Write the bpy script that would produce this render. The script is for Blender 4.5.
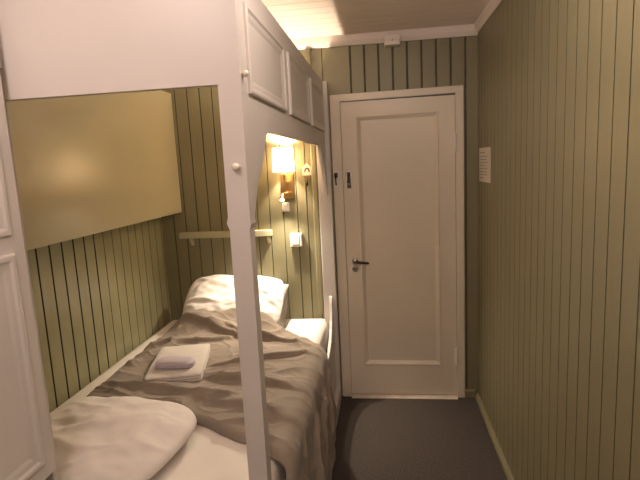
import bpy, bmesh, math, random
from mathutils import Vector, Matrix, noise

for o in list(bpy.data.objects):
    bpy.data.objects.remove(o)
S = bpy.context.scene
COL = S.collection
random.seed(4)

# ------------------------------------------------------------------ camera
cam_d = bpy.data.cameras.new('camera')
cam_d.sensor_width = 36.0
cam_d.lens = 36.0 * 492.15 / 640.0
cam_d.clip_start = 0.02
cam = bpy.data.objects.new('camera', cam_d)
cam.matrix_world = Matrix(((0.990975, 0.028969, 0.130881, 0.0),
                           (0.124890, 0.155186, -0.979959, 0.0),
                           (-0.048700, 0.987460, 0.150168, 1.6489),
                           (0, 0, 0, 1)))
COL.objects.link(cam)
S.camera = cam

# ------------------------------------------------------------------ world, lights, exposure
wd = bpy.data.worlds.new('world')
S.world = wd
wd.use_nodes = True
wd.node_tree.nodes['Background'].inputs[0].default_value = (1.0, 0.9, 0.8, 1)
wd.node_tree.nodes['Background'].inputs[1].default_value = 0.05


def point(name, loc, power, col, radius):
    d = bpy.data.lights.new(name, 'POINT')
    d.energy = power
    d.color = col
    d.shadow_soft_size = radius
    o = bpy.data.objects.new(name, d)
    o.location = loc
    COL.objects.link(o)
    return o


# ceiling lamp behind the photographer, plus two added fill lights
point('bed_front_fill_light', (-0.72, 0.50, 2.38), 12.5, (1.0, 0.79, 0.72), 0.07)  # added fill for the bed front, no such lamp seen
point('rear_ceiling_lamp_light', (0.05, -0.95, 2.02), 27, (1.0, 0.80, 0.70), 0.10)
point('passage_fill_light', (0.05, 1.30, 2.28), 9, (1.0, 0.82, 0.70), 0.07)  # unseen fill, added to brighten the door and right wall

S.view_settings.view_transform = 'Standard'
S.view_settings.look = 'None'
S.view_settings.gamma = 1.0
S.view_settings.use_curve_mapping = False
S.view_settings.exposure = 0.42
try:
    S.cycles.sample_clamp_indirect = 4.0
except Exception:
    pass


# ------------------------------------------------------------------ materials
def mat(name, col, rough=0.5, metal=0.0, var=0.0, vscale=6.0, bump=0.0, bscale=60.0, bstretch=None,
        emit=None, estr=0.0, spec=0.5, sheen=0.0, dark=None):
    m = bpy.data.materials.new(name)
    m.use_nodes = True
    nt = m.node_tree
    b = nt.nodes['Principled BSDF']
    b.inputs['Base Color'].default_value = (*col, 1)
    b.inputs['Roughness'].default_value = rough
    b.inputs['Metallic'].default_value = metal
    b.inputs['Specular IOR Level'].default_value = spec
    if sheen:
        b.inputs['Sheen Weight'].default_value = sheen
    tc = nt.nodes.new('ShaderNodeTexCoord')
    if var > 0:
        n = nt.nodes.new('ShaderNodeTexNoise')
        n.inputs['Scale'].default_value = vscale
        n.inputs['Detail'].default_value = 5
        nt.links.new(tc.outputs['Object'], n.inputs['Vector'])
        r = nt.nodes.new('ShaderNodeValToRGB')
        lo = dark if dark else tuple(c * (1 - var) for c in col)
        hi = tuple(min(1, c * (1 + var)) for c in col)
        r.color_ramp.elements[0].position = 0.3
        r.color_ramp.elements[1].position = 0.7
        r.color_ramp.elements[0].color = (*lo, 1)
        r.color_ramp.elements[1].color = (*hi, 1)
        nt.links.new(n.outputs['Fac'], r.inputs['Fac'])
        nt.links.new(r.outputs['Color'], b.inputs['Base Color'])
    if bump > 0:
        n2 = nt.nodes.new('ShaderNodeTexNoise')
        n2.inputs['Scale'].default_value = bscale
        n2.inputs['Detail'].default_value = 4
        if bstretch:
            mp = nt.nodes.new('ShaderNodeMapping')
            mp.inputs['Scale'].default_value = bstretch
            nt.links.new(tc.outputs['Object'], mp.inputs['Vector'])
            nt.links.new(mp.outputs['Vector'], n2.inputs['Vector'])
        else:
            nt.links.new(tc.outputs['Object'], n2.inputs['Vector'])
        bp = nt.nodes.new('ShaderNodeBump')
        bp.inputs['Strength'].default_value = 1.0
        bp.inputs['Distance'].default_value = bump
        nt.links.new(n2.outputs['Fac'], bp.inputs['Height'])
        nt.links.new(bp.outputs['Normal'], b.inputs['Normal'])
    if emit:
        b.inputs['Emission Color'].default_value = (*emit, 1)
        b.inputs['Emission Strength'].default_value = estr
    return m


M = {}
M['green'] = mat('olive_paint', (0.232, 0.209, 0.120), 0.42, var=0.07, vscale=2.5, bump=0.0009, bscale=35, bstretch=(1, 1, 0.25))
M['green_old'] = mat('olive_paint_lumpy', (0.310, 0.288, 0.170), 0.30, var=0.10, vscale=5, bump=0.0022, bscale=42, bstretch=(1, 1, 0.4))
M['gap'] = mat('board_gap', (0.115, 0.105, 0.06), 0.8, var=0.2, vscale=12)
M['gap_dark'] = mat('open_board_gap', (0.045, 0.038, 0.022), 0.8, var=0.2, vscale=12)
M['green_smooth'] = mat('olive_board_paint', (0.46, 0.415, 0.270), 0.28, var=0.04, vscale=2, bump=0.0002, bscale=20)
M['white'] = mat('bunk_white_paint', (0.64, 0.595, 0.565), 0.42, var=0.03, vscale=3, bump=0.0003, bscale=40)
M['door'] = mat('door_white_paint', (0.74, 0.66, 0.55), 0.40, var=0.03, vscale=3, bump=0.0003, bscale=30)
M['ceiling'] = mat('ceiling_paint', (0.84, 0.74, 0.68), 0.5, var=0.03, vscale=3)
M['carpet'] = mat('carpet_pile', (0.082, 0.068, 0.062), 1.0, var=0.45, vscale=140, bump=0.004, bscale=220, spec=0.1)
M['sheet'] = mat('white_cotton', (0.74, 0.69, 0.63), 0.85, var=0.03, vscale=8, bump=0.0012, bscale=26, spec=0.2, sheen=0.1)
M['pillow'] = mat('white_pillowcase', (0.77, 0.72, 0.68), 0.85, bump=0.0015, bscale=22, spec=0.2, sheen=0.1)
M['spread'] = mat('taupe_bedspread', (0.245, 0.200, 0.160), 0.8, var=0.08, vscale=9, bump=0.0012, bscale=160, spec=0.25, sheen=0.15)
M['towel'] = mat('white_terry', (0.60, 0.55, 0.50), 0.95, var=0.06, vscale=90, bump=0.003, bscale=260, spec=0.1, sheen=0.2)
M['lavender'] = mat('lavender_terry', (0.50, 0.43, 0.47), 0.95, var=0.06, vscale=90, bump=0.003, bscale=260, spec=0.1, sheen=0.2)
M['brass'] = mat('brass', (0.72, 0.47, 0.20), 0.28, 1.0, var=0.05, vscale=20)
M['nickel'] = mat('nickel', (0.66, 0.63, 0.60), 0.22, 1.0, var=0.04, vscale=30)
M['darkmetal'] = mat('dark_metal', (0.035, 0.028, 0.024), 0.35, 0.6, var=0.1, vscale=30)
M['slot'] = mat('dark_slot', (0.05, 0.042, 0.035), 0.6, var=0.1, vscale=30)
M['plastic'] = mat('white_plastic', (0.72, 0.68, 0.60), 0.35, var=0.02, vscale=10)
M['paper'] = mat('paper_card', (0.66, 0.60, 0.50), 0.55, var=0.03, vscale=12)
M['ink'] = mat('grey_ink', (0.36, 0.31, 0.26), 0.7, var=0.05, vscale=30)
M['china'] = mat('white_glazed', (0.78, 0.70, 0.60), 0.2, var=0.02, vscale=20)
M['brownink'] = mat('brown_paint', (0.10, 0.05, 0.03), 0.5, var=0.1, vscale=30)
M['wood'] = mat('pale_threshold_paint', (0.58, 0.50, 0.42), 0.5, var=0.1, vscale=14)
M['underbed'] = mat('plain_pine', (0.42, 0.30, 0.18), 0.6, var=0.15, vscale=10)
M['led'] = mat('led_lens', (0.9, 0.9, 0.85), 0.2, emit=(1.0, 0.9, 0.72), estr=30)
M['bulb'] = mat('bulb_glass', (0.9, 0.85, 0.7), 0.3, emit=(1.0, 0.79, 0.58), estr=1900)


def shade_mat():
    m = bpy.data.materials.new('lamp_shade_fabric')
    m.use_nodes = True
    nt = m.node_tree
    nt.nodes.clear()
    out = nt.nodes.new('ShaderNodeOutputMaterial')
    d = nt.nodes.new('ShaderNodeBsdfDiffuse')
    t = nt.nodes.new('ShaderNodeBsdfTranslucent')
    e = nt.nodes.new('ShaderNodeEmission')
    w = nt.nodes.new('ShaderNodeTexWave')
    w.inputs['Scale'].default_value = 120
    tc = nt.nodes.new('ShaderNodeTexCoord')
    nt.links.new(tc.outputs['Object'], w.inputs['Vector'])
    r = nt.nodes.new('ShaderNodeValToRGB')
    r.color_ramp.elements[0].color = (0.90, 0.78, 0.58, 1)
    r.color_ramp.elements[1].color = (0.96, 0.87, 0.68, 1)
    nt.links.new(w.outputs['Fac'], r.inputs['Fac'])
    nt.links.new(r.outputs['Color'], d.inputs['Color'])
    nt.links.new(r.outputs['Color'], t.inputs['Color'])
    e.inputs['Color'].default_value = (1.0, 0.78, 0.52, 1)
    e.inputs['Strength'].default_value = 4.6
    mx = nt.nodes.new('ShaderNodeMixShader')
    mx.inputs[0].default_value = 0.65
    nt.links.new(d.outputs[0], mx.inputs[1])
    nt.links.new(t.outputs[0], mx.inputs[2])
    ad = nt.nodes.new('ShaderNodeAddShader')
    nt.links.new(mx.outputs[0], ad.inputs[0])
    nt.links.new(e.outputs[0], ad.inputs[1])
    nt.links.new(ad.outputs[0], out.inputs['Surface'])
    return m


M['shade'] = shade_mat()


# ------------------------------------------------------------------ helpers
def link(name, bm, m, parent=None, smooth=False, bevel=0.0, segs=2):
    bmesh.ops.recalc_face_normals(bm, faces=bm.faces[:])
    me = bpy.data.meshes.new(name)
    bm.to_mesh(me)
    bm.free()
    o = bpy.data.objects.new(name, me)
    me.materials.append(m)
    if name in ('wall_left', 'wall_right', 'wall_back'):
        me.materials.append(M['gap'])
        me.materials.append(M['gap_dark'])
    COL.objects.link(o)
    if smooth:
        for p in me.polygons:
            p.use_smooth = True
    if bevel > 0:
        md = o.modifiers.new('bevel', 'BEVEL')
        md.width = bevel
        md.segments = segs
        md.limit_method = 'ANGLE'
        md.angle_limit = math.radians(40)
        md.use_clamp_overlap = True
    if parent:
        o.parent = parent
        o.matrix_parent_inverse = Matrix.Translation(parent.location).inverted()
    return o


def thing(name, label, cat, loc, group=None):
    o = bpy.data.objects.new(name, None)
    o.empty_display_size = 0.05
    COL.objects.link(o)
    o.location = loc
    return tag(o, label, cat, group)


def tag(o, label, cat, group=None):
    o['label'] = label
    o['category'] = cat
    if group:
        o['group'] = group
    return o


def struct(o, label, cat):
    o['kind'] = 'structure'
    return tag(o, label, cat)


def box(bm, x0, x1, y0, y1, z0, z1):
    v = [bm.verts.new((x, y, z)) for z in (z0, z1) for y in (y0, y1) for x in (x0, x1)]
    for f in ((0, 2, 3, 1), (4, 5, 7, 6), (0, 1, 5, 4), (2, 6, 7, 3), (0, 4, 6, 2), (1, 3, 7, 5)):
        bm.faces.new([v[i] for i in f])
    return bm


def nb():
    return bmesh.new()


def prism(bm, pts, ax, a0, a1):
    """extrude the 2D outline pts along axis ax (0: pts are (y,z); 1: (x,z); 2: (x,y))"""
    def p3(p, a):
        if ax == 0:
            return (a, p[0], p[1])
        if ax == 1:
            return (p[0], a, p[1])
        return (p[0], p[1], a)
    A = [bm.verts.new(p3(p, a0)) for p in pts]
    B = [bm.verts.new(p3(p, a1)) for p in pts]
    n = len(pts)
    bm.faces.new(A)
    bm.faces.new(list(reversed(B)))
    for i in range(n):
        bm.faces.new((A[i], A[(i + 1) % n], B[(i + 1) % n], B[i]))
    return bm


def lathe(bm, c, axis, prof, n=28):
    """prof: list of (distance along axis, radius)"""
    axis = Vector(axis).normalized()
    t = Vector((0, 0, 1)) if abs(axis.z) < 0.9 else Vector((1, 0, 0))
    u = axis.cross(t).normalized()
    w = axis.cross(u)
    c = Vector(c)
    rings = []
    for d, r in prof:
        rings.append([bm.verts.new(c + axis * d + (u * math.cos(2 * math.pi * k / n) + w * math.sin(2 * math.pi * k / n)) * max(r, 1e-5)) for k in range(n)])
    for a, b in zip(rings, rings[1:]):
        for k in range(n):
            bm.faces.new((a[k], a[(k + 1) % n], b[(k + 1) % n], b[k]))
    bm.faces.new(rings[0])
    bm.faces.new(list(reversed(rings[-1])))
    return bm


def tube(bm, pts, r, n=12):
    pts = [Vector(p) for p in pts]
    rings = []
    for i, p in enumerate(pts):
        d = (pts[min(i + 1, len(pts) - 1)] - pts[max(i - 1, 0)]).normalized()
        t = Vector((0, 0, 1)) if abs(d.z) < 0.95 else Vector((1, 0, 0))
        u = d.cross(t).normalized()
        w = d.cross(u)
        rr = r[i] if isinstance(r, (list, tuple)) else r
        rings.append([bm.verts.new(p + (u * math.cos(2 * math.pi * k / n) + w * math.sin(2 * math.pi * k / n)) * rr) for k in range(n)])
    for a, b in zip(rings, rings[1:]):
        for k in range(n):
            bm.faces.new((a[k], a[(k + 1) % n], b[(k + 1) % n], b[k]))
    bm.faces.new(rings[0])
    bm.faces.new(list(reversed(rings[-1])))
    return bm


def rings(bm, P, rects, cap=True):
    """nested rectangles (u0,u1,v0,v1,h) -> faces; P(u,v,h) gives the point"""
    R = []
    for u0, u1, v0, v1, h in rects:
        R.append([bm.verts.new(P(u, v, h)) for u, v in ((u0, v0), (u1, v0), (u1, v1), (u0, v1))])
    for a, b in zip(R, R[1:]):
        for k in range(4):
            bm.faces.new((a[k], a[(k + 1) % 4], b[(k + 1) % 4], b[k]))
    if cap:
        bm.faces.new(R[-1])
        bm.faces.new(list(reversed(R[0])))
    return bm


def inset(r, d, h):
    return (r[0] + d, r[1] - d, r[2] + d, r[3] - d, h)


def moulded_panel(P, r, w=0.04, h=0.013):
    """planted moulding frame with a flat sunk field inside it, one closed mesh"""
    bm = nb()
    rings(bm, P, [inset(r, 0, -0.004), inset(r, 0, h * 0.75), inset(r, w * 0.10, h), inset(r, w * 0.30, h),
                  inset(r, w * 0.45, h * 0.55), inset(r, w * 0.75, h * 0.42), inset(r, w, 0.0012)])
    return bm


def grooved(bm, a0, a1, gs, z0, z1, P, gw=0.010, gd=0.011, back=0.05):
    """boarded wall piece: vertical boards with V-jointed gaps, P(a, depth, z)"""
    pts = [(a0, 0)]
    for g in sorted(gs):
        w = gw
        d = gd
        if isinstance(g, tuple):
            g, w, d = g
        if g - w / 2 <= a0 + 0.002 or g + w / 2 >= a1 - 0.002:
            continue
        pts += [(g - w / 2, 0), (g - w * 0.42, d), (g + w * 0.42, d), (g + w / 2, 0)]
    pts += [(a1, 0), (a1, back), (a0, back)]
    A = [bm.verts.new(P(a, d, z0)) for a, d in pts]
    B = [bm.verts.new(P(a, d, z1)) for a, d in pts]
    n = len(pts)
    for i in range(n):
        f = bm.faces.new((A[i], A[(i + 1) % n], B[(i + 1) % n], B[i]))
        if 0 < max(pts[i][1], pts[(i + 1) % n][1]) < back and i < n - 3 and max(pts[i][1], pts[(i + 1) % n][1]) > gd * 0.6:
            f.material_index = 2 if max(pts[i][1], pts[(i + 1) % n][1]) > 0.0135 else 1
    bm.faces.new(A)
    bm.faces.new(list(reversed(B)))
    return bm


# ------------------------------------------------------------------ room shell
XL, XR, YB, YF, HC = -1.58, 0.61, 3.33, -1.7, 2.46

bm = nb()
box(bm, XL - 0.06, XR + 0.06, YF - 0.06, YB + 0.06, -0.06, 0.0)
struct(link('floor', bm, M['carpet']), 'dark brown carpet floor of the narrow passage', 'floor')

# ceiling boards run across the room, with fine joints
bm = nb()
gs = [YF + 0.1 * k for k in range(1, 52)]
pts = [(YF - 0.06, HC)]
for g in gs:
    if g + 0.01 < YB:
        pts += [(g - 0.003, HC), (g - 0.001, HC + 0.003), (g + 0.001, HC + 0.003), (g + 0.003, HC)]
pts += [(YB + 0.06, HC), (YB + 0.06, HC + 0.06), (YF - 0.06, HC + 0.06)]
prism(bm, pts, 0, XL - 0.06, XR + 0.06)
struct(link('ceiling', bm, M['ceiling']), 'white painted board ceiling above bunk and passage', 'ceiling')

bm = nb()
gs = [YF + 0.034 + 0.0885 * k for k in range(1, 60)]
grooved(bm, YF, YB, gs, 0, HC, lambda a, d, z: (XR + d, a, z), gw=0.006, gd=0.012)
struct(link('wall_right', bm, M['green']), 'olive green boarded wall along the right of the passage', 'wall')

bm = nb()
gs = [2.03 + 0.0912 * k for k in range(-42, 15)]
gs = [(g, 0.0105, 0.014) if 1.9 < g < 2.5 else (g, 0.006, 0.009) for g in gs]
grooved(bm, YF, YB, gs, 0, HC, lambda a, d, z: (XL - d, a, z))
struct(link('wall_left', bm, M['green_old']), 'olive green boarded wall beside the bunk mattress', 'wall')

bm = nb()
gl = [-1.487, -1.399, -1.311, -1.223, -1.136, -1.048, -0.960, -0.873, -0.785, -0.688, -0.59, -0.521, -0.455, -0.373]
gr = [-0.28 + 0.0905 * k for k in range(0, 10)]
PB = lambda a, d, z: (a, YB + d, z)
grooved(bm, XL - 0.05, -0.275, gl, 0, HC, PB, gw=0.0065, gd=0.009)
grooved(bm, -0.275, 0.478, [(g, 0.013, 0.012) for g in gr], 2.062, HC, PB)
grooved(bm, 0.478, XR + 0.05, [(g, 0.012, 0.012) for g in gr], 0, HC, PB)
struct(link('wall_back', bm, M['green']), 'olive green boarded wall around the white door and behind the lamp', 'wall')

bm = nb()
box(bm, XL - 0.06, XR + 0.06, YF - 0.06, YF, 0, HC)
struct(link('wall_front', bm, M['green']), 'olive green wall behind the photographer', 'wall')

# cornice boards
bm = nb()
prism(bm, [(YB, 2.40), (YB - 0.012, 2.40), (YB - 0.03, 2.425), (YB - 0.045, 2.46), (YB, 2.46)], 0, XL, XR)
struct(link('trim_1', bm, M['ceiling'], bevel=0.002), 'white cornice board along the ceiling above the door', 'trim')
bm = nb()
prism(bm, [(XR, 2.405), (XR - 0.010, 2.405), (XR - 0.022, 2.425), (XR - 0.03, 2.46), (XR, 2.46)], 1, YF, YB - 0.046)
struct(link('trim_2', bm, M['ceiling'], bevel=0.002), 'white cornice along the top of the right wall', 'trim')

# door casing
bm = nb()
YC = 3.308
prism(bm, [(-0.333, 0), (-0.267, 0), (-0.267, 2.052), (0.470, 2.060), (0.470, 0), (0.521, 0), (0.521, 2.106), (-0.333, 2.098)], 1, YC, YB + 0.0)
struct(link('trim_3', bm, M['door'], bevel=0.005), 'white door casing around the panelled door', 'trim')
bm = nb()
prism(bm, [(3.285, 0), (YB + 0.04, 0), (YB + 0.04, 0.008), (3.315, 0.016), (3.285, 0.004)], 0, -0.266, 0.469)
struct(link('trim_4', bm, M['wood']), 'pale threshold strip under the white door', 'trim')
bm = nb()
prism(bm, [(-0.480, YB), (-0.480, YB - 0.018), (-0.470, YB - 0.024), (-0.452, YB - 0.024), (-0.442, YB - 0.018), (-0.442, YB)], 2, 0.62, 2.40)
struct(link('trim_5', bm, M['green'], bevel=0.003), 'narrow olive batten beside the lamp, at the bunk post', 'trim')

bm = nb()
prism(bm, [(XR, 0), (XR - 0.022, 0), (XR - 0.020, 0.018), (XR - 0.008, 0.034), (XR, 0.036)], 1, YF, YB)
struct(link('baseboard_right', bm, M['green']), 'low olive skirting strip along the right wall', 'baseboard')
bm = nb()
prism(bm, [(YB, 0), (YB - 0.016, 0), (YB - 0.016, 0.045), (YB, 0.06)], 0, 0.522, XR - 0.023)
struct(link('baseboard_back', bm, M['green']), 'short olive skirting right of the door casing', 'baseboard')

# ------------------------------------------------------------------ door
YD = 3.322
PD = lambda u, v, h: (u, YD - h, v)
bm = nb()
lx0, lx1, lz0, lz1 = -0.266, 0.468, 0.018, 2.050
pr = (-0.166, 0.359, 0.238, 1.953)
rings(bm, PD, [(lx0, lx1, lz0, lz1, -0.04), (lx0, lx1, lz0, lz1, 0), (*pr, 0.0), inset(pr, 0.003, -0.012)])
door = struct(link('door_1', bm, M['door'], bevel=0.0015), 'white single-panel door at the end of the passage', 'door')
bm = nb()
R_ = inset(pr, -0.004, 0)[:4]
rings(bm, PD, [inset(R_, 0.008, -0.0125), inset(R_, 0.0, 0.0005), inset(R_, 0.004, 0.005), inset(R_, 0.009, 0.005), inset(R_, 0.030, -0.0105), inset(R_, 0.032, -0.0115)])
link('door_panel', bm, M['door'], door)
# lever handle
bm = nb()
lathe(bm, (-0.209, YD + 0.0005, 0.984), (0, -1, 0), [(0, 0.023), (0.006, 0.023), (0.010, 0.019), (0.010, 0.011), (0.035, 0.010), (0.040, 0.008)], 28)
h = link('door_handle', bm, M['nickel'], door, bevel=0.001)
bm = nb()
tube(bm, [(-0.214, YD - 0.040, 0.986), (-0.195, YD - 0.045, 0.986), (-0.165, YD - 0.047, 0.983), (-0.135, YD - 0.046, 0.979), (-0.112, YD - 0.043, 0.976)], [0.009, 0.010, 0.0095, 0.009, 0.007], 14)
o = link('lever', bm, M['darkmetal'], h, smooth=True)
o['label'] = 'dark lever'
bm = nb()
lathe(bm, (-0.209, YD + 0.0005, 0.930), (0, -1, 0), [(0, 0.022), (0.006, 0.022), (0.010, 0.018)], 28)
k = link('keyhole_plate', bm, M['nickel'], door, bevel=0.001)
bm = nb()
lathe(bm, (-0.209, YD - 0.0095, 0.934), (0, -1, 0), [(0, 0.006), (0.002, 0.006)], 16)
box(bm, -0.2115, -0.2065, YD - 0.0115, YD - 0.0098, 0.918, 0.934)
link('keyhole', bm, M['slot'], k)
# sliding-bolt plate
bm = nb()
PD2 = lambda u, v, h: (u, YD + 0.0005 - h, v)
pl = (-0.246, -0.211, 1.482, 1.600)
rings(bm, PD2, [inset(pl, 0, 0), inset(pl, 0, 0.004), inset(pl, 0.001, 0.006), inset(pl, 0.005, 0.006), inset(pl, 0.006, 0.002)])
o = link('latch_plate', bm, M['nickel'], door)
bm = nb()
box(bm, -0.2395, -0.2175, YD - 0.0030, YD - 0.0012, 1.489, 1.593)
o2 = link('latch_slot', bm, M['slot'], o)
bm = nb()
lathe(bm, (-0.2285, YD - 0.003, 1.515), (0, -1, 0), [(0, 0.004), (0.010, 0.004), (0.012, 0.006), (0.016, 0.005)], 14)
link('latch_knob', bm, M['nickel'], o)
for z in (1.745, 0.305):
    bm = nb()
    lathe(bm, (0.466, YD - 0.020, z - 0.055), (0, 0, 1), [(-0.008, 0.004), (0, 0.009), (0.035, 0.009), (0.036, 0.008), (0.037, 0.009), (0.073, 0.009), (0.074, 0.008), (0.075, 0.009), (0.11, 0.009), (0.118, 0.004)], 14)
    box(bm, 0.452, 0.469, YD - 0.014, YD + 0.0005, z - 0.052, z + 0.052)
    link('hinge', bm, M['plastic'], door)

# hook on the door casing
t = thing('latch_hook', 'small dark metal catch on the left door casing, level with the door latch', 'hook', (-0.313, YC, 1.54))
bm = nb()
box(bm, -0.324, -0.302, YC - 0.004, YC + 0.0005, 1.560, 1.592)
link('back_plate', bm, M['darkmetal'], t, bevel=0.001)
bm = nb()
tube(bm, [(-0.313, YC - 0.003, 1.578), (-0.313, YC - 0.022, 1.572), (-0.313, YC - 0.026, 1.552), (-0.313, YC - 0.022, 1.528), (-0.313, YC - 0.010, 1.512)], [0.006, 0.006, 0.0055, 0.005, 0.004], 10)
link('hook_arm', bm, M['darkmetal'], t, smooth=True)

# junction box on the cornice
t = thing('junction_box', 'small white cable box on the ceiling cornice above the door', 'box', (0.08, YB - 0.04, 2.375))
bm = nb()
box(bm, 0.032, 0.130, YB - 0.066, YB - 0.0005, 2.372, 2.399)
box(bm, 0.032, 0.130, YB - 0.066, YB - 0.0465, 2.399, 2.432)
link('housing', bm, M['ceiling'], t, bevel=0.003)
bm = nb()
lathe(bm, (0.081, YB - 0.0655, 2.402), (0, -1, 0), [(0, 0.005), (0.002, 0.005), (0.003, 0.003)], 12)
link('screw', bm, M['nickel'], t)

# notice on the right wall
t = thing('wall_notice', 'small white printed notice fixed to the right wall near the door', 'sign', (XR, 3.09, 1.60))
bm = nb()
box(bm, XR - 0.006, XR - 0.0005, 2.935, 3.25, 1.50, 1.705)
link('card', bm, M['paper'], t, bevel=0.001)
bm = nb()
rows = [(1.676, 0.55), (1.652, 0.80), (1.634, 0.70), (1.616, 0.82), (1.598, 0.62), (1.580, 0.78), (1.562, 0.74), (1.544, 0.80), (1.524, 0.45)]
for z, f in rows:
    y = 3.225
    while y > 3.225 - 0.265 * f:
        w = random.uniform(0.014, 0.036)
        box(bm, XR - 0.0068, XR - 0.0058, y - w, y, z - 0.0030, z + 0.0034)
        y -= w + 0.007
link('print', bm, M['ink'], t)

# ------------------------------------------------------------------ built-in bunk
bed = thing('box_bed', 'tall white built-in bunk frame with raised panels and an arched side opening', 'bed', (-0.97, 2.3, 0))
TOP = 2.18
YP = 1.29
# corner posts
bm = nb()
prism(bm, [(-0.419, 0), (-0.363, 0), (-0.363, 1.485), (-0.358, 1.500), (-0.360, 1.52), (-0.360, TOP), (-0.4215, TOP), (-0.4215, 1.52), (-0.4265, 1.505), (-0.419, 1.485)], 1, YP, 1.340)
link('corner_post', bm, M['white'], bed)
bm = nb()
box(bm, -0.430, -0.342, 3.262, YB - 0.001, 0, TOP)
link('corner_post', bm, M['white'], bed, bevel=0.004)
# foot-end boards
bm = nb()
box(bm, XL + 0.001, -0.42155, YP, YP + 0.024, 1.87, TOP)
link('end_valance', bm, M['white'], bed)
bm = nb()
box(bm, XL + 0.001, -1.05, YP, YP + 0.024, 0, 1.8695)
link('end_panel', bm, M['white'], bed, bevel=0.002)
bm = nb()
box(bm, -1.0495, -0.4195, YP, YP + 0.024, 0, 0.66)
link('footboard', bm, M['white'], bed, bevel=0.003)


# arched long side
def arc(cy, cz, ry, rz, a0, a1, n=14):
    return [(cy + ry * math.cos(math.radians(a0 + (a1 - a0) * i / n)), cz + rz * math.sin(math.radians(a0 + (a1 - a0) * i / n))) for i in range(n + 1)]


XS0, XS1 = -0.389, -0.370
y0, y1 = 1.3405, 3.2615
sw = [(1.344, 1.45), (1.375, 1.50), (1.403, 1.548), (1.430, 1.585), (1.462, 1.618), (1.495, 1.643), (1.525, 1.668), (1.555, 1.70), (1.578, 1.735), (1.600, 1.756), (1.64, 1.766)]
mir = [(y0 + y1 - a, b) for a, b in reversed(sw)]
bm = nb()
prism(bm, [(y0, TOP), (y0, 1.45)] + sw + mir + [(y1, 1.45), (y1, TOP)], 0, XS0, XS1)
side = link('side_valance', bm, M['white'], bed, bevel=0.002)
PS = lambda u, v, h: (XS1 + h, u, v)
for a, b in ((1.40, 1.935), (2.03, 2.56), (2.655, 3.19)):
    link('panel_moulding', moulded_panel(PS, (a, b, 1.858, 2.104), 0.042, 0.011), M['white'], side)
# low side rail with upswept ends
lo = [(y1, 0.76), (3.252, 0.75), (3.240, 0.72), (3.225, 0.66), (3.20, 0.60), (3.16, 0.555), (3.10, 0.505), (3.03, 0.475), (2.95, 0.455), (2.86, 0.448), (1.70, 0.448), (1.60, 0.452), (1.50, 0.465), (1.43, 0.485), (1.38, 0.52), (1.355, 0.58), (y0, 0.62)]
bm = nb()
prism(bm, [(y0, 0), (y1, 0)] + lo, 0, XS0, XS1)
link('side_rail', bm, M['white'], bed, bevel=0.003)
bm = nb()
box(bm, XS1 + 0.0002, -0.339, 1.341, 3.261, 0, 0.10)
link('plinth', bm, M['white'], bed, bevel=0.004)
# little round knobs
for c, ax, r in (((-0.3865, YP + 0.0005, 1.655), (0, -1, 0), 0.0105), ((-0.360 - 0.0005, 1.312, 1.897), (1, 0, 0), 0.009)):
    bm = nb()
    lathe(bm, c, ax, [(0, r * 0.7), (0.004, r * 0.6), (0.007, r * 0.95), (0.012, r), (0.016, r * 0.8), (0.018, r * 0.3)], 20)
    link('knob', bm, M['china'], bed, smooth=True)
# platform under the mattress
bm = nb()
box(bm, XL + 0.001, -0.394, 1.316, YB - 0.001, 0.34, 0.375)
for y in (1.33, 2.3, 3.26):
    box(bm, XL + 0.01, -0.40, y, y + 0.05, 0.0, 0.34)
link('bed_base', bm, M['underbed'], bed)
# shutter door swung open at the foot end
XD = -1.0
PT = lambda u, v, h: (XD + h, u, v)
bm = nb()
box(bm, XD - 0.028, XD, 0.66, 1.245, 0.784, 2.12)
sh = link('shutter_door', bm, M['white'], bed, bevel=0.002)
for z0, z1 in ((0.832, 1.453), (1.502, 2.06)):
    link('panel_moulding', moulded_panel(PT, (0.71, 1.197, z0, z1), 0.050, 0.008), M['white'], sh)
for z in (0.95, 1.95):
    bm = nb()
    lathe(bm, (XD - 0.036, 1.262, z), (0, 0, 1), [(0, 0.007), (0.08, 0.007)], 14)
    box(bm, XD - 0.034, XD - 0.030, 1.20, 1.262, z + 0.005, z + 0.075)
    box(bm, -1.12, XD - 0.040, 1.284, 1.2895, z + 0.005, z + 0.075)
    box(bm, -1.048, XD - 0.030, 1.262, 1.2895, z + 0.005, z + 0.075)
    link('hinge', bm, M['white'], sh)

# folded-up upper berth on the left wall
t = thing('folding_berth', 'smooth olive upper berth folded flat against the wall over the bed', 'berth', (-1.5, 2.35, 1.37))
bm = nb()
box(bm, -1.44, -1.42, 1.36, 3.325, 1.368, 2.182)
link('berth_board', bm, M['green_smooth'], t, bevel=0.002)
bm = nb()
box(bm, XL + 0.001, -1.4402, 1.38, 3.31, 1.385, 2.165)
link('berth_tray', bm, M['green_smooth'], t, bevel=0.003)

# ledge on the back wall
t = thing('wall_ledge', 'narrow olive ledge fixed to the back wall above the head pillow', 'shelf', (-1.1, YB, 1.18))
bm = nb()
box(bm, -1.44, -0.775, YB - 0.045, YB - 0.0005, 1.182, 1.224)
link('ledge_board', bm, M['green_smooth'], t, bevel=0.004)
for x in (-1.36, -0.80):
    bm = nb()
    prism(bm, [(YB - 0.0005, 1.182), (YB - 0.035, 1.182), (YB - 0.03, 1.165), (YB - 0.012, 1.14), (YB - 0.0005, 1.125)], 0, x - 0.012, x + 0.012)
    link('bracket', bm, M['green_smooth'], t, bevel=0.002)

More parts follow.
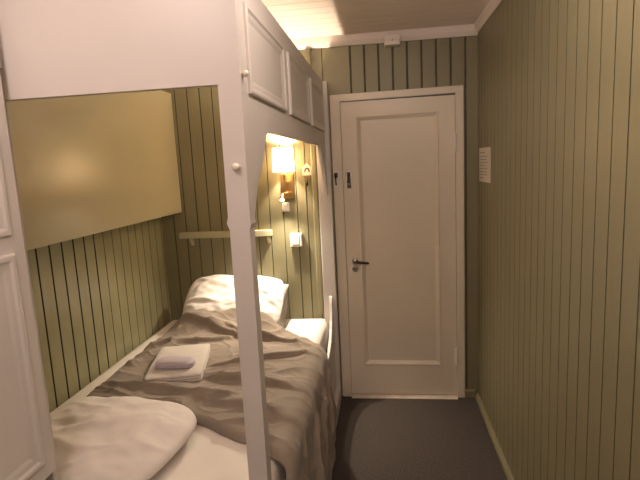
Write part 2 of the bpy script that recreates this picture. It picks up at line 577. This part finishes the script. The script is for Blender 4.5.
# ------------------------------------------------------------------ lamp and wall fittings
lx = -0.650
t = thing('wall_lamp', 'brass wall lamp with glowing cream shade in the bunk', 'lamp', (lx, YB, 1.45))
bm = nb()
box(bm, lx - 0.046, lx + 0.046, YB - 0.014, YB - 0.0005, 1.435, 1.605)
link('wall_plate', bm, M['brass'], t, bevel=0.005)
bm = nb()
tube(bm, [(lx, YB - 0.012, 1.545), (lx, YB - 0.045, 1.545), (lx, YB - 0.085, 1.552), (lx, YB - 0.098, 1.575), (lx, YB - 0.098, 1.67)], 0.008, 12)
lathe(bm, (lx, YB - 0.098, 1.662), (0, 0, 1), [(0, 0.015), (0.03, 0.015), (0.032, 0.012)], 16)
link('lamp_arm', bm, M['brass'], t, smooth=True)
bm = nb()
lathe(bm, (lx, YB - 0.098, 1.694), (0, 0, 1), [(0, 0.010), (0.012, 0.018), (0.028, 0.023), (0.044, 0.018), (0.054, 0.006)], 18)
link('bulb', bm, M['bulb'], t, smooth=True)
bm = nb()
n = 40
R0 = []
for z, r in ((1.618, 0.0705), (1.620, 0.0715), (1.700, 0.0690), (1.772, 0.0665), (1.774, 0.0655)):
    R0.append((z, r))
prof = R0 + [(z, r - 0.0022) for z, r in reversed(R0)]
ring = []
for z, r in prof:
    ring.append([bm.verts.new((lx + r * math.cos(2 * math.pi * k / n), YB - 0.098 + r * math.sin(2 * math.pi * k / n), z)) for k in range(n)])
for i in range(len(ring)):
    a, b = ring[i], ring[(i + 1) % len(ring)]
    for k in range(n):
        bm.faces.new((a[k], a[(k + 1) % n], b[(k + 1) % n], b[k]))
link('lamp_shade', bm, M['shade'], t, smooth=True)
# flexible reading spot
bm = nb()
tube(bm, [(lx + 0.020, YB - 0.012, 1.475), (lx + 0.022, YB - 0.05, 1.470), (lx + 0.010, YB - 0.072, 1.478), (lx - 0.010, YB - 0.074, 1.472), (lx - 0.025, YB - 0.070, 1.455)], 0.006, 10)
sp = link('reading_spot', bm, M['brass'], t, smooth=True)
bm = nb()
d = Vector((0.0, -0.50, -0.86)).normalized()
c0 = Vector((lx - 0.025, YB - 0.070, 1.462))
lathe(bm, c0, d, [(-0.012, 0.006), (-0.006, 0.011), (0.022, 0.014), (0.036, 0.016)], 20)
link('spot_head', bm, M['brass'], sp, bevel=0.0005)
bm = nb()
lathe(bm, c0 + d * 0.0362, d, [(0, 0.0125), (0.002, 0.012), (0.004, 0.006)], 18)
link('spot_lens', bm, M['led'], sp)
ld = bpy.data.lights.new('reading_spot_light', 'SPOT')
ld.energy = 40
ld.color = (1.0, 0.86, 0.66)
ld.spot_size = math.radians(140)
ld.spot_blend = 0.9
ld.shadow_soft_size = 0.012
lo_ = bpy.data.objects.new('reading_spot_light', ld)
lo_.location = c0 + d * 0.046
lo_.rotation_euler = d.to_track_quat('-Z', 'Y').to_euler()
COL.objects.link(lo_)

# small switch under the lamp
t = thing('light_switch', 'small white rocker switch directly under the brass wall lamp', 'switch', (-0.668, YB, 1.36))
bm = nb()
box(bm, -0.694, -0.644, YB - 0.012, YB - 0.0005, 1.345, 1.408)
link('switch_plate', bm, M['plastic'], t, bevel=0.003)
bm = nb()
prism(bm, [(YB - 0.0115, 1.358), (YB - 0.0115, 1.396), (YB - 0.019, 1.396), (YB - 0.014, 1.358)], 0, -0.684, -0.654)
link('rocker', bm, M['plastic'], t, bevel=0.001)

# outlet box
t = thing('socket_box', 'white surface-mounted socket box low on the lamp wall', 'socket', (-0.607, YB, 1.1))
sk = (-0.648, -0.566, 1.102, 1.192)
PW = lambda u, v, h: (u, YB - h, v)
bm = nb()
rings(bm, PW, [inset(sk, 0, 0.0005), inset(sk, 0, 0.034), inset(sk, 0.003, 0.037), inset(sk, 0.012, 0.037), inset(sk, 0.014, 0.033)])
b_ = link('housing', bm, M['plastic'], t, bevel=0.001)
bm = nb()
q = (-0.632, -0.582, 1.118, 1.176)
rings(bm, PW, [inset(q, 0, 0.0325), inset(q, 0, 0.038), inset(q, 0.002, 0.040)])
link('cover', bm, M['plastic'], t)

# hook plaque
t = thing('hook_plaque', 'tiny white house-shaped plaque with a coat hook, right of the lamp', 'hook', (-0.508, YB, 1.51))
bm = nb()
prism(bm, [(-0.541, 1.585), (-0.477, 1.585), (-0.477, 1.638), (-0.509, 1.668), (-0.541, 1.638)], 1, YB - 0.010, YB - 0.0005)
link('plaque', bm, M['china'], t, bevel=0.002)
bm = nb()
pts = []
n = 16
outer = arc(-0.509, 1.612, 0.019, 0.026, -15, 195, n)
inner = arc(-0.509, 1.612, 0.010, 0.014, 195, -15, n)
prism(bm, outer + inner, 1, YB - 0.0118, YB - 0.0098)
link('painted_motif', bm, M['brownink'], t)
bm = nb()
prism(bm, [(-0.532, 1.583), (-0.486, 1.583), (-0.492, 1.560), (-0.509, 1.552), (-0.526, 1.560)], 1, YB - 0.008, YB - 0.0005)
o = link('hook_base', bm, M['brass'], t, bevel=0.001)
bm = nb()
tube(bm, [(-0.509, YB - 0.006, 1.565), (-0.509, YB - 0.012, 1.535), (-0.509, YB - 0.024, 1.517), (-0.509, YB - 0.036, 1.522), (-0.509, YB - 0.040, 1.538)], 0.005, 10)
link('coat_hook', bm, M['darkmetal'], t, smooth=True)


# ------------------------------------------------------------------ bedding
def nz(x, y, z=0.0):
    return noise.noise(Vector((x, y, z)))


def ridge(x, y, z=0.0):
    return 1.0 - abs(nz(x, y, z)) * 2.0


ZM = 0.592


def slab_cushion(x0, x1, y0_, y1_, z0, z1, r, nx=50, ny=80, wr=0.003):
    """rounded mattress-like block with faint dents in its top"""
    bm = nb()
    def prof(t):
        return t
    loops = []
    seg = 5
    for i in range(seg + 1):
        a = math.pi / 2 * i / seg
        loops.append((r - r * math.sin(a), z0 + r - r * math.cos(a)))
    loops = [(r * (1 - math.sin(math.pi / 2 * i / seg)), z0 + r * (1 - math.cos(math.pi / 2 * i / seg))) for i in range(seg + 1)]
    loops += [(r * (1 - math.cos(math.pi / 2 * i / seg)), z1 - r + r * math.sin(math.pi / 2 * i / seg)) for i in range(seg + 1)]
    per = []
    N = 24
    def rr(ins):
        pts = []
        cr = max(0.06 - ins, 0.012)
        X0, X1, Y0, Y1 = x0 + ins, x1 - ins, y0_ + ins, y1_ - ins
        for cx, cy, a0 in ((X1 - cr, Y1 - cr, 0), (X0 + cr, Y1 - cr, 90), (X0 + cr, Y0 + cr, 180), (X1 - cr, Y0 + cr, 270)):
            for k in range(7):
                a = math.radians(a0 + 15 * k)
                pts.append((cx + cr * math.cos(a), cy + cr * math.sin(a)))
        return pts
    R = []
    for ins, z in loops:
        R.append([bm.verts.new((x, y, z)) for x, y in rr(ins)])
    for a, b in zip(R, R[1:]):
        n = len(a)
        for k in range(n):
            bm.faces.new((a[k], a[(k + 1) % n], b[(k + 1) % n], b[k]))
    bm.faces.new(list(reversed(R[0])))
    bm.faces.new(R[-1])
    return bm


t = thing('mattress', 'white sheeted mattress lying in the bunk', 'mattress', (-0.98, 2.32, 0.375))
link('mattress_core', slab_cushion(XL + 0.012, -0.412, 1.322, 3.318, 0.376, ZM - 0.004, 0.045), M['sheet'], t, smooth=True)
# fitted sheet: a slightly rumpled skin over the top
bm = nb()
nx, ny = 60, 90
X0, X1, Y0, Y1 = XL + 0.012, -0.410, 1.322, 3.318
V = []
for j in range(ny + 1):
    row = []
    for i in range(nx + 1):
        x = X0 + (X1 - X0) * i / nx
        y = Y0 + (Y1 - Y0) * j / ny
        e = min(x - X0, X1 - x, y - Y0, Y1 - y)
        rr_ = 0.045
        z = ZM
        if e < rr_:
            z = ZM - rr_ + math.sqrt(max(rr_ * rr_ - (rr_ - e) ** 2, 0))
        z += 0.0025 * nz(x * 7, y * 7, 3) * min(1, e / 0.05)
        row.append(bm.verts.new((x, y, z)))
    V.append(row)
for j in range(ny):
    for i in range(nx):
        bm.faces.new((V[j][i], V[j][i + 1], V[j + 1][i + 1], V[j + 1][i]))
# skirt of the sheet down the sides
edge = [V[0][i] for i in range(nx + 1)] + [V[j][nx] for j in range(1, ny + 1)] + [V[ny][i] for i in range(nx - 1, -1, -1)] + [V[j][0] for j in range(ny - 1, 0, -1)]
low = [bm.verts.new((v.co.x, v.co.y, 0.42)) for v in edge]
n = len(edge)
for k in range(n):
    bm.faces.new((edge[k], edge[(k + 1) % n], low[(k + 1) % n], low[k]))
link('fitted_sheet', bm, M['sheet'], t, smooth=True)


def interp(tab, x):
    if x <= tab[0][0]:
        return tab[0][1]
    for (a, b), (c, d_) in zip(tab, tab[1:]):
        if x <= c:
            k = (x - a) / (c - a)
            k = k * k * (3 - 2 * k) * 0.5 + k * 0.5
            return b + (d_ - b) * k
    return tab[-1][1]


# bedspread: s runs across the bed and on down over the side rail
YBOT = [(-1.44, 2.02), (-1.36, 1.965), (-1.20, 1.955), (-1.025, 1.945), (-0.84, 1.86), (-0.56, 1.71), (-0.395, 1.60), (-0.30, 1.575), (0.2, 1.56)]
YTOP = [(-1.44, 3.20), (-1.38, 3.24), (-1.30, 3.22), (-1.15, 3.03), (-0.95, 2.985), (-0.75, 2.965), (-0.62, 2.93), (-0.48, 2.79), (-0.36, 2.67), (-0.22, 2.66), (0.2, 2.60)]
S0, S1 = -1.43, 0.13
SF = -0.418   # where it leaves the flat
RB = 0.042    # bend radius


def spread_pt(s, y, lift):
    zt = ZM + lift
    if s <= SF:
        return Vector((s, y, zt))
    arc_l = RB * math.pi / 2
    k = s - SF
    if k < arc_l:
        a = k / RB
        return Vector((SF + RB * math.sin(a), y, zt - RB * (1 - math.cos(a))))
    return Vector((SF + RB + 0.045 * (1 - math.exp(-((k - arc_l) / 0.16) ** 2)), y, zt - RB - (k - arc_l)))


def sst(a, b, x):
    x = min(1, max(0, (x - a) / (b - a)))
    return x * x * (3 - 2 * x)


FOLDS = [  # (s0,y0,s1,y1,width,height) soft folds seen in the photograph
    (-1.40, 2.60, -0.95, 2.78, 0.045, 0.020),
    (-1.30, 2.92, -0.70, 2.74, 0.040, 0.022),
    (-0.98, 2.86, -0.45, 2.62, 0.035, 0.020),
    (-0.90, 2.38, -0.40, 2.52, 0.045, 0.020),
    (-0.86, 2.22, -0.42, 2.10, 0.050, 0.020),
    (-1.33, 2.12, -0.72, 2.02, 0.060, 0.020),
    (-0.80, 1.98, -0.40, 1.84, 0.045, 0.017),
    (-1.36, 2.34, -1.26, 2.66, 0.035, 0.018),
    (-1.22, 3.10, -0.90, 2.95, 0.035, 0.020),
    (-0.40, 2.60, -0.10, 2.30, 0.035, 0.018),
    (-0.36, 2.35, -0.02, 2.05, 0.035, 0.020),
    (-0.35, 2.05, 0.05, 1.80, 0.035, 0.020),
    (-0.34, 1.80, 0.05, 1.66, 0.030, 0.016),
]


def fold_h(s, y):
    h_ = 0
    for a, b, c, d_, w, hh in FOLDS:
        dx, dy = c - a, d_ - b
        L = dx * dx + dy * dy
        k = ((s - a) * dx + (y - b) * dy) / L
        kk = min(1, max(0, k))
        px, py = a + dx * kk, b + dy * kk
        py += 0.018 * math.sin(kk * 5 + a * 9)
        dist = math.hypot(s - px, y - py)
        fade = math.sin(math.pi * min(1, max(0, (k + 0.12) / 1.24))) if -0.12 < k < 1.12 else 0
        # one steep and one gentle flank, as in a collapsed fold
        side_ = (s - px) * (-dy) + (y - py) * dx
        ww = w * (0.74 + 0.46 * math.tanh(side_ / math.sqrt(L) / 0.010))
        h_ += hh * math.exp(-(dist / ww) ** 2) * max(0, fade) ** 0.6
    return h_


bm = nb()
NU, NV = 250, 230
top, bot = [], []
for j in range(NV + 1):
    tr, br = [], []
    for i in range(NU + 1):
        s = S0 + (S1 - S0) * i / NU
        yb, yt = interp(YBOT, s), interp(YTOP, s)
        y = yb + (yt - yb) * j / NV
        drop = max(0.0, s - SF)
        es = (s - S0)
        ev = min(y - yb, yt - y)
        e = min(es, ev, S1 - s)
        puff = 0.030 * math.sqrt(max(0.0, 1 - (1 - min(1, e / 0.03)) ** 2)) + 0.006
        if drop > 0.02:
            puff *= max(0.45, 1 - drop * 2.2)
        wx, wy = s + 0.05 * nz(s * 4, y * 4, 1), y + 0.05 * nz(s * 4, y * 4, 7)
        r1 = max(0.0, ridge(wx * 2.6, wy * 5.0, 2))
        r2 = max(0.0, ridge(wx * 5.5 + 1.5 * wy, wy * 9.0, 6))
        r3 = max(0.0, ridge(wx * 10 - 3 * wy, wy * 13.0, 11))
        w = 0.018 * r1 ** 5 + 0.007 * r2 ** 5 + 0.003 * r3 ** 4
        w += 0.002 * nz(wx * 9, wy * 12, 5) + 0.0012 * nz(wx * 26, wy * 30, 9)
        w += 1.7 * fold_h(s, y)
        w *= min(1.0, e / 0.06 + 0.15) * (1 - 0.65 * sst(2.86, 3.0, y) * sst(-1.40, -1.3, s) * (1 - sst(-0.75, -0.62, s)))
        w *= 1 - 0.7 * math.exp(-((s - SF - 0.035) / 0.06) ** 2)
        if drop > 0.0:
            k = min(1, drop / 0.2)
            w += k * (0.010 * math.sin(y * 17 + 3 * s + 2 * nz(y * 3, s * 3)) + 0.008 * nz(y * 14, s * 3, 4)) + k * 0.004
        up = 0.14 * sst(2.78, 3.01, y) * sst(-1.42, -1.27, s) * (1 - sst(-0.80, -0.60, s))
        base = spread_pt(s, y, 0.004 + up)
        b2 = spread_pt(s + 0.002, y, 0.004 + up)
        tang = (b2 - base).normalized()
        nrm = Vector((-tang.z, 0, tang.x))
        p = base + nrm * (puff + w)
        # edges hem wobble
        hem = 0.010 * nz(s * 9, 4.0) if ev < 0.15 else 0
        p.y += hem
        base.y += hem
        # crumpled collar against the pillow
        tr.append(bm.verts.new(p))
        br.append(bm.verts.new(base + nrm * (0.0 + (w * 0.0 if drop < 0.02 else (w - 0.004)))))
    top.append(tr)
    bot.append(br)
for j in range(NV):
    for i in range(NU):
        bm.faces.new((top[j][i], top[j][i + 1], top[j + 1][i + 1], top[j + 1][i]))
        bm.faces.new((bot[j][i], bot[j + 1][i], bot[j + 1][i + 1], bot[j][i + 1]))
for j in range(NV):
    for i in (0, NU):
        bm.faces.new((top[j][i], top[j + 1][i], bot[j + 1][i], bot[j][i]))
for i in range(NU):
    for j in (0, NV):
        bm.faces.new((top[j][i], top[j][i + 1], bot[j][i + 1], bot[j][i]))
tag(link('bedspread', bm, M['spread'], None, smooth=True), 'crumpled taupe bedspread over the mattress, hanging over the side rail', 'bedspread')


def pillow_mesh(bm, mw, lx_, ly_, th, seed, wr=0.010, nu=64, flat=0.45, rnd=0.07):
    """mw: matrix; cushion lx_ by ly_, th thick, lower side flatter"""
    N = nu
    T, B = [], []
    for j in range(N + 1):
        a, b = [], []
        for i in range(N + 1):
            u = -1 + 2 * i / N
            v = -1 + 2 * j / N
            k = (1 - abs(u) ** 2.6) * (1 - abs(v) ** 2.6)
            hgt = th * max(k, 0) ** 0.5
            pin = 1 - rnd * (u * u * v * v) ** 1.5
            x = u * lx_ / 2 * (1 - 0.05 * v * v * abs(u)) * pin
            y = v * ly_ / 2 * (1 - 0.05 * u * u * abs(v)) * pin
            e = min(1, max(k, 0) * 3)
            w1 = wr * (ridge(u * 1.6 + seed, v * 2.6 + nz(u * 2, v * 2, seed), seed) - 0.6) * e
            w1 += wr * 0.35 * nz(u * 7 + seed, v * 7, 2) * e
            rad = wr * 0.5 * math.sin(9 * math.atan2(v, u) + seed) * (abs(u) ** 4 + abs(v) ** 4) * e
            a.append(bm.verts.new(mw @ Vector((x, y, hgt * (1 - flat) + max(w1 + rad, -hgt * 0.4)))))
            if i in (0, N) or j in (0, N):
                b.append(a[-1])
            else:
                b.append(bm.verts.new(mw @ Vector((x, y, -hgt * flat))))
        T.append(a)
        B.append(b)
    for j in range(N):
        for i in range(N):
            bm.faces.new((T[j][i], T[j][i + 1], T[j + 1][i + 1], T[j + 1][i]))
            q = [B[j][i], B[j + 1][i], B[j + 1][i + 1], B[j][i + 1]]
            if len(set(q)) == 4:
                try:
                    bm.faces.new(q)
                except ValueError:
                    pass
    return bm


# head pillow, propped on the back wall
t = thing('pillow', 'white pillow propped against the back wall under the lamp', 'pillow', (-1.0, 3.1, 0.6))
mw = Matrix.Translation((-1.02, 3.125, 0.757)) @ Matrix.Rotation(math.radians(4), 4, 'Z') @ Matrix.Rotation(math.radians(3), 4, 'Y') @ Matrix.Rotation(math.radians(36), 4, 'X')
link('cushion', pillow_mesh(nb(), mw, 0.68, 0.46, 0.20, 2.3, 0.018), M['pillow'], t, smooth=True)
# open end of its pillowcase
bm = nb()
mw2 = mw @ Matrix.Translation((0.305, -0.01, 0.0))
N = 26
A, Bv = [], []
for lay, off in ((0, 0.0), (1, 0.0)):
    pass
ringA, ringB, ringC = [], [], []
for k in range(40):
    a = 2 * math.pi * k / 40
    yy = 0.175 * math.copysign(abs(math.cos(a)) ** 0.7, math.cos(a))
    zz = 0.030 * math.sin(a)
    ringA.append(bm.verts.new(mw2 @ Vector((-0.04, yy * 0.98, zz * 1.5 + 0.004))))
    ringB.append(bm.verts.new(mw2 @ Vector((0.045 + 0.006 * math.sin(a * 3), yy * 1.03, zz * 0.8 + 0.006 * math.sin(a * 2)))))
    ringC.append(bm.verts.new(mw2 @ Vector((0.010, yy * 0.97, zz * 0.55))))
for a, b in ((ringA, ringB), (ringB, ringC)):
    for k in range(40):
        bm.faces.new((a[k], a[(k + 1) % 40], b[(k + 1) % 40], b[k]))
bm.faces.new(ringC)
bm.faces.new(list(reversed(ringA)))
link('pillowcase_end', bm, M['pillow'], t, smooth=True)

# foot pillow
t2 = thing('pillow', 'white pillow lying flat at the foot end beside the bedspread hem', 'pillow', (-1.04, 1.62, 0.6))
mw = Matrix.Translation((-1.12, 1.625, ZM + 0.050)) @ Matrix.Rotation(math.radians(-9), 4, 'Z') @ Matrix.Rotation(math.radians(2), 4, 'X')
link('cushion', pillow_mesh(nb(), mw, 0.70, 0.60, 0.122, 5.1, 0.014, flat=0.38, rnd=0.16), M['pillow'], t2, smooth=True)


# ------------------------------------------------------------------ towels
def folded(bm, mw, lx_, ly_, layers, tl, seed, cr=0.018, dome=1.0):
    """stack of folded layers as one rounded, slightly uneven cloth block"""
    nx_, ny_ = 26, 26
    H = layers * tl
    # side profile with one bulge per layer
    prof = []
    for L in range(layers):
        for q_ in range(5):
            a = math.pi * q_ / 4
            prof.append((L * tl + tl * (1 - math.cos(a)) / 2, math.sin(a) * tl * 0.5))
    def outline(off):
        pts = []
        for cx, cy, a0 in ((lx_ / 2 - cr, ly_ / 2 - cr, 0), (-lx_ / 2 + cr, ly_ / 2 - cr, 90), (-lx_ / 2 + cr, -ly_ / 2 + cr, 180), (lx_ / 2 - cr, -ly_ / 2 + cr, 270)):
            for k in range(5):
                a = math.radians(a0 + 22.5 * k)
                pts.append((cx + (cr + off) * math.cos(a), cy + (cr + off) * math.sin(a)))
        out = []
        for i in range(len(pts)):
            p, q_ = pts[i], pts[(i + 1) % len(pts)]
            d_ = math.hypot(q_[0] - p[0], q_[1] - p[1])
            m = max(1, int(d_ / 0.03))
            for s_ in range(m):
                out.append((p[0] + (q_[0] - p[0]) * s_ / m, p[1] + (q_[1] - p[1]) * s_ / m))
        return out
    base = outline(0)
    R = []
    for z, off in prof:
        row = []
        for (x, y) in base:
            l = math.hypot(x, y)
            f_ = 1 + (off + 0.003 * nz(x * 20, y * 20, z * 50 + seed)) / l
            row.append(bm.verts.new(mw @ Vector((x * f_, y * f_, z))))
        R.append(row)
    n_ = len(base)
    for a, b in zip(R, R[1:]):
        for k in range(n_):
            bm.faces.new((a[k], a[(k + 1) % n_], b[(k + 1) % n_], b[k]))
    bm.faces.new(list(reversed(R[0])))
    prev = R[-1]
    for f_, up in ((0.93, 0.004), (0.8, 0.007), (0.6, 0.008), (0.35, 0.009), (0.12, 0.009)):
        row = [bm.verts.new(mw @ Vector((x * f_, y * f_, H + up * dome + 0.003 * nz(x * f_ * 14, y * f_ * 14, seed)))) for x, y in base]
        for k in range(n_):
            bm.faces.new((prev[k], prev[(k + 1) % n_], row[(k + 1) % n_], row[k]))
        prev = row
    bm.faces.new(prev)
    return bm


mw = Matrix.Translation((-1.085, 2.34, 0.640)) @ Matrix.Rotation(math.radians(13), 4, 'Z') @ Matrix.Rotation(math.radians(1), 4, 'X')
tag(link('bath_towel', folded(nb(), mw, 0.265, 0.40, 3, 0.013, 1.0), M['towel'], None, smooth=True), 'folded white bath towel lying on the taupe bedspread', 'towel')
mw = Matrix.Translation((-1.065, 2.245, 0.690)) @ Matrix.Rotation(math.radians(2), 4, 'Z')
tag(link('hand_towel', folded(nb(), mw, 0.19, 0.095, 2, 0.010, 7.0, cr=0.042, dome=1.7), M['lavender'], None, smooth=True), 'small pale lavender hand towel folded on top of the bath towel', 'towel')
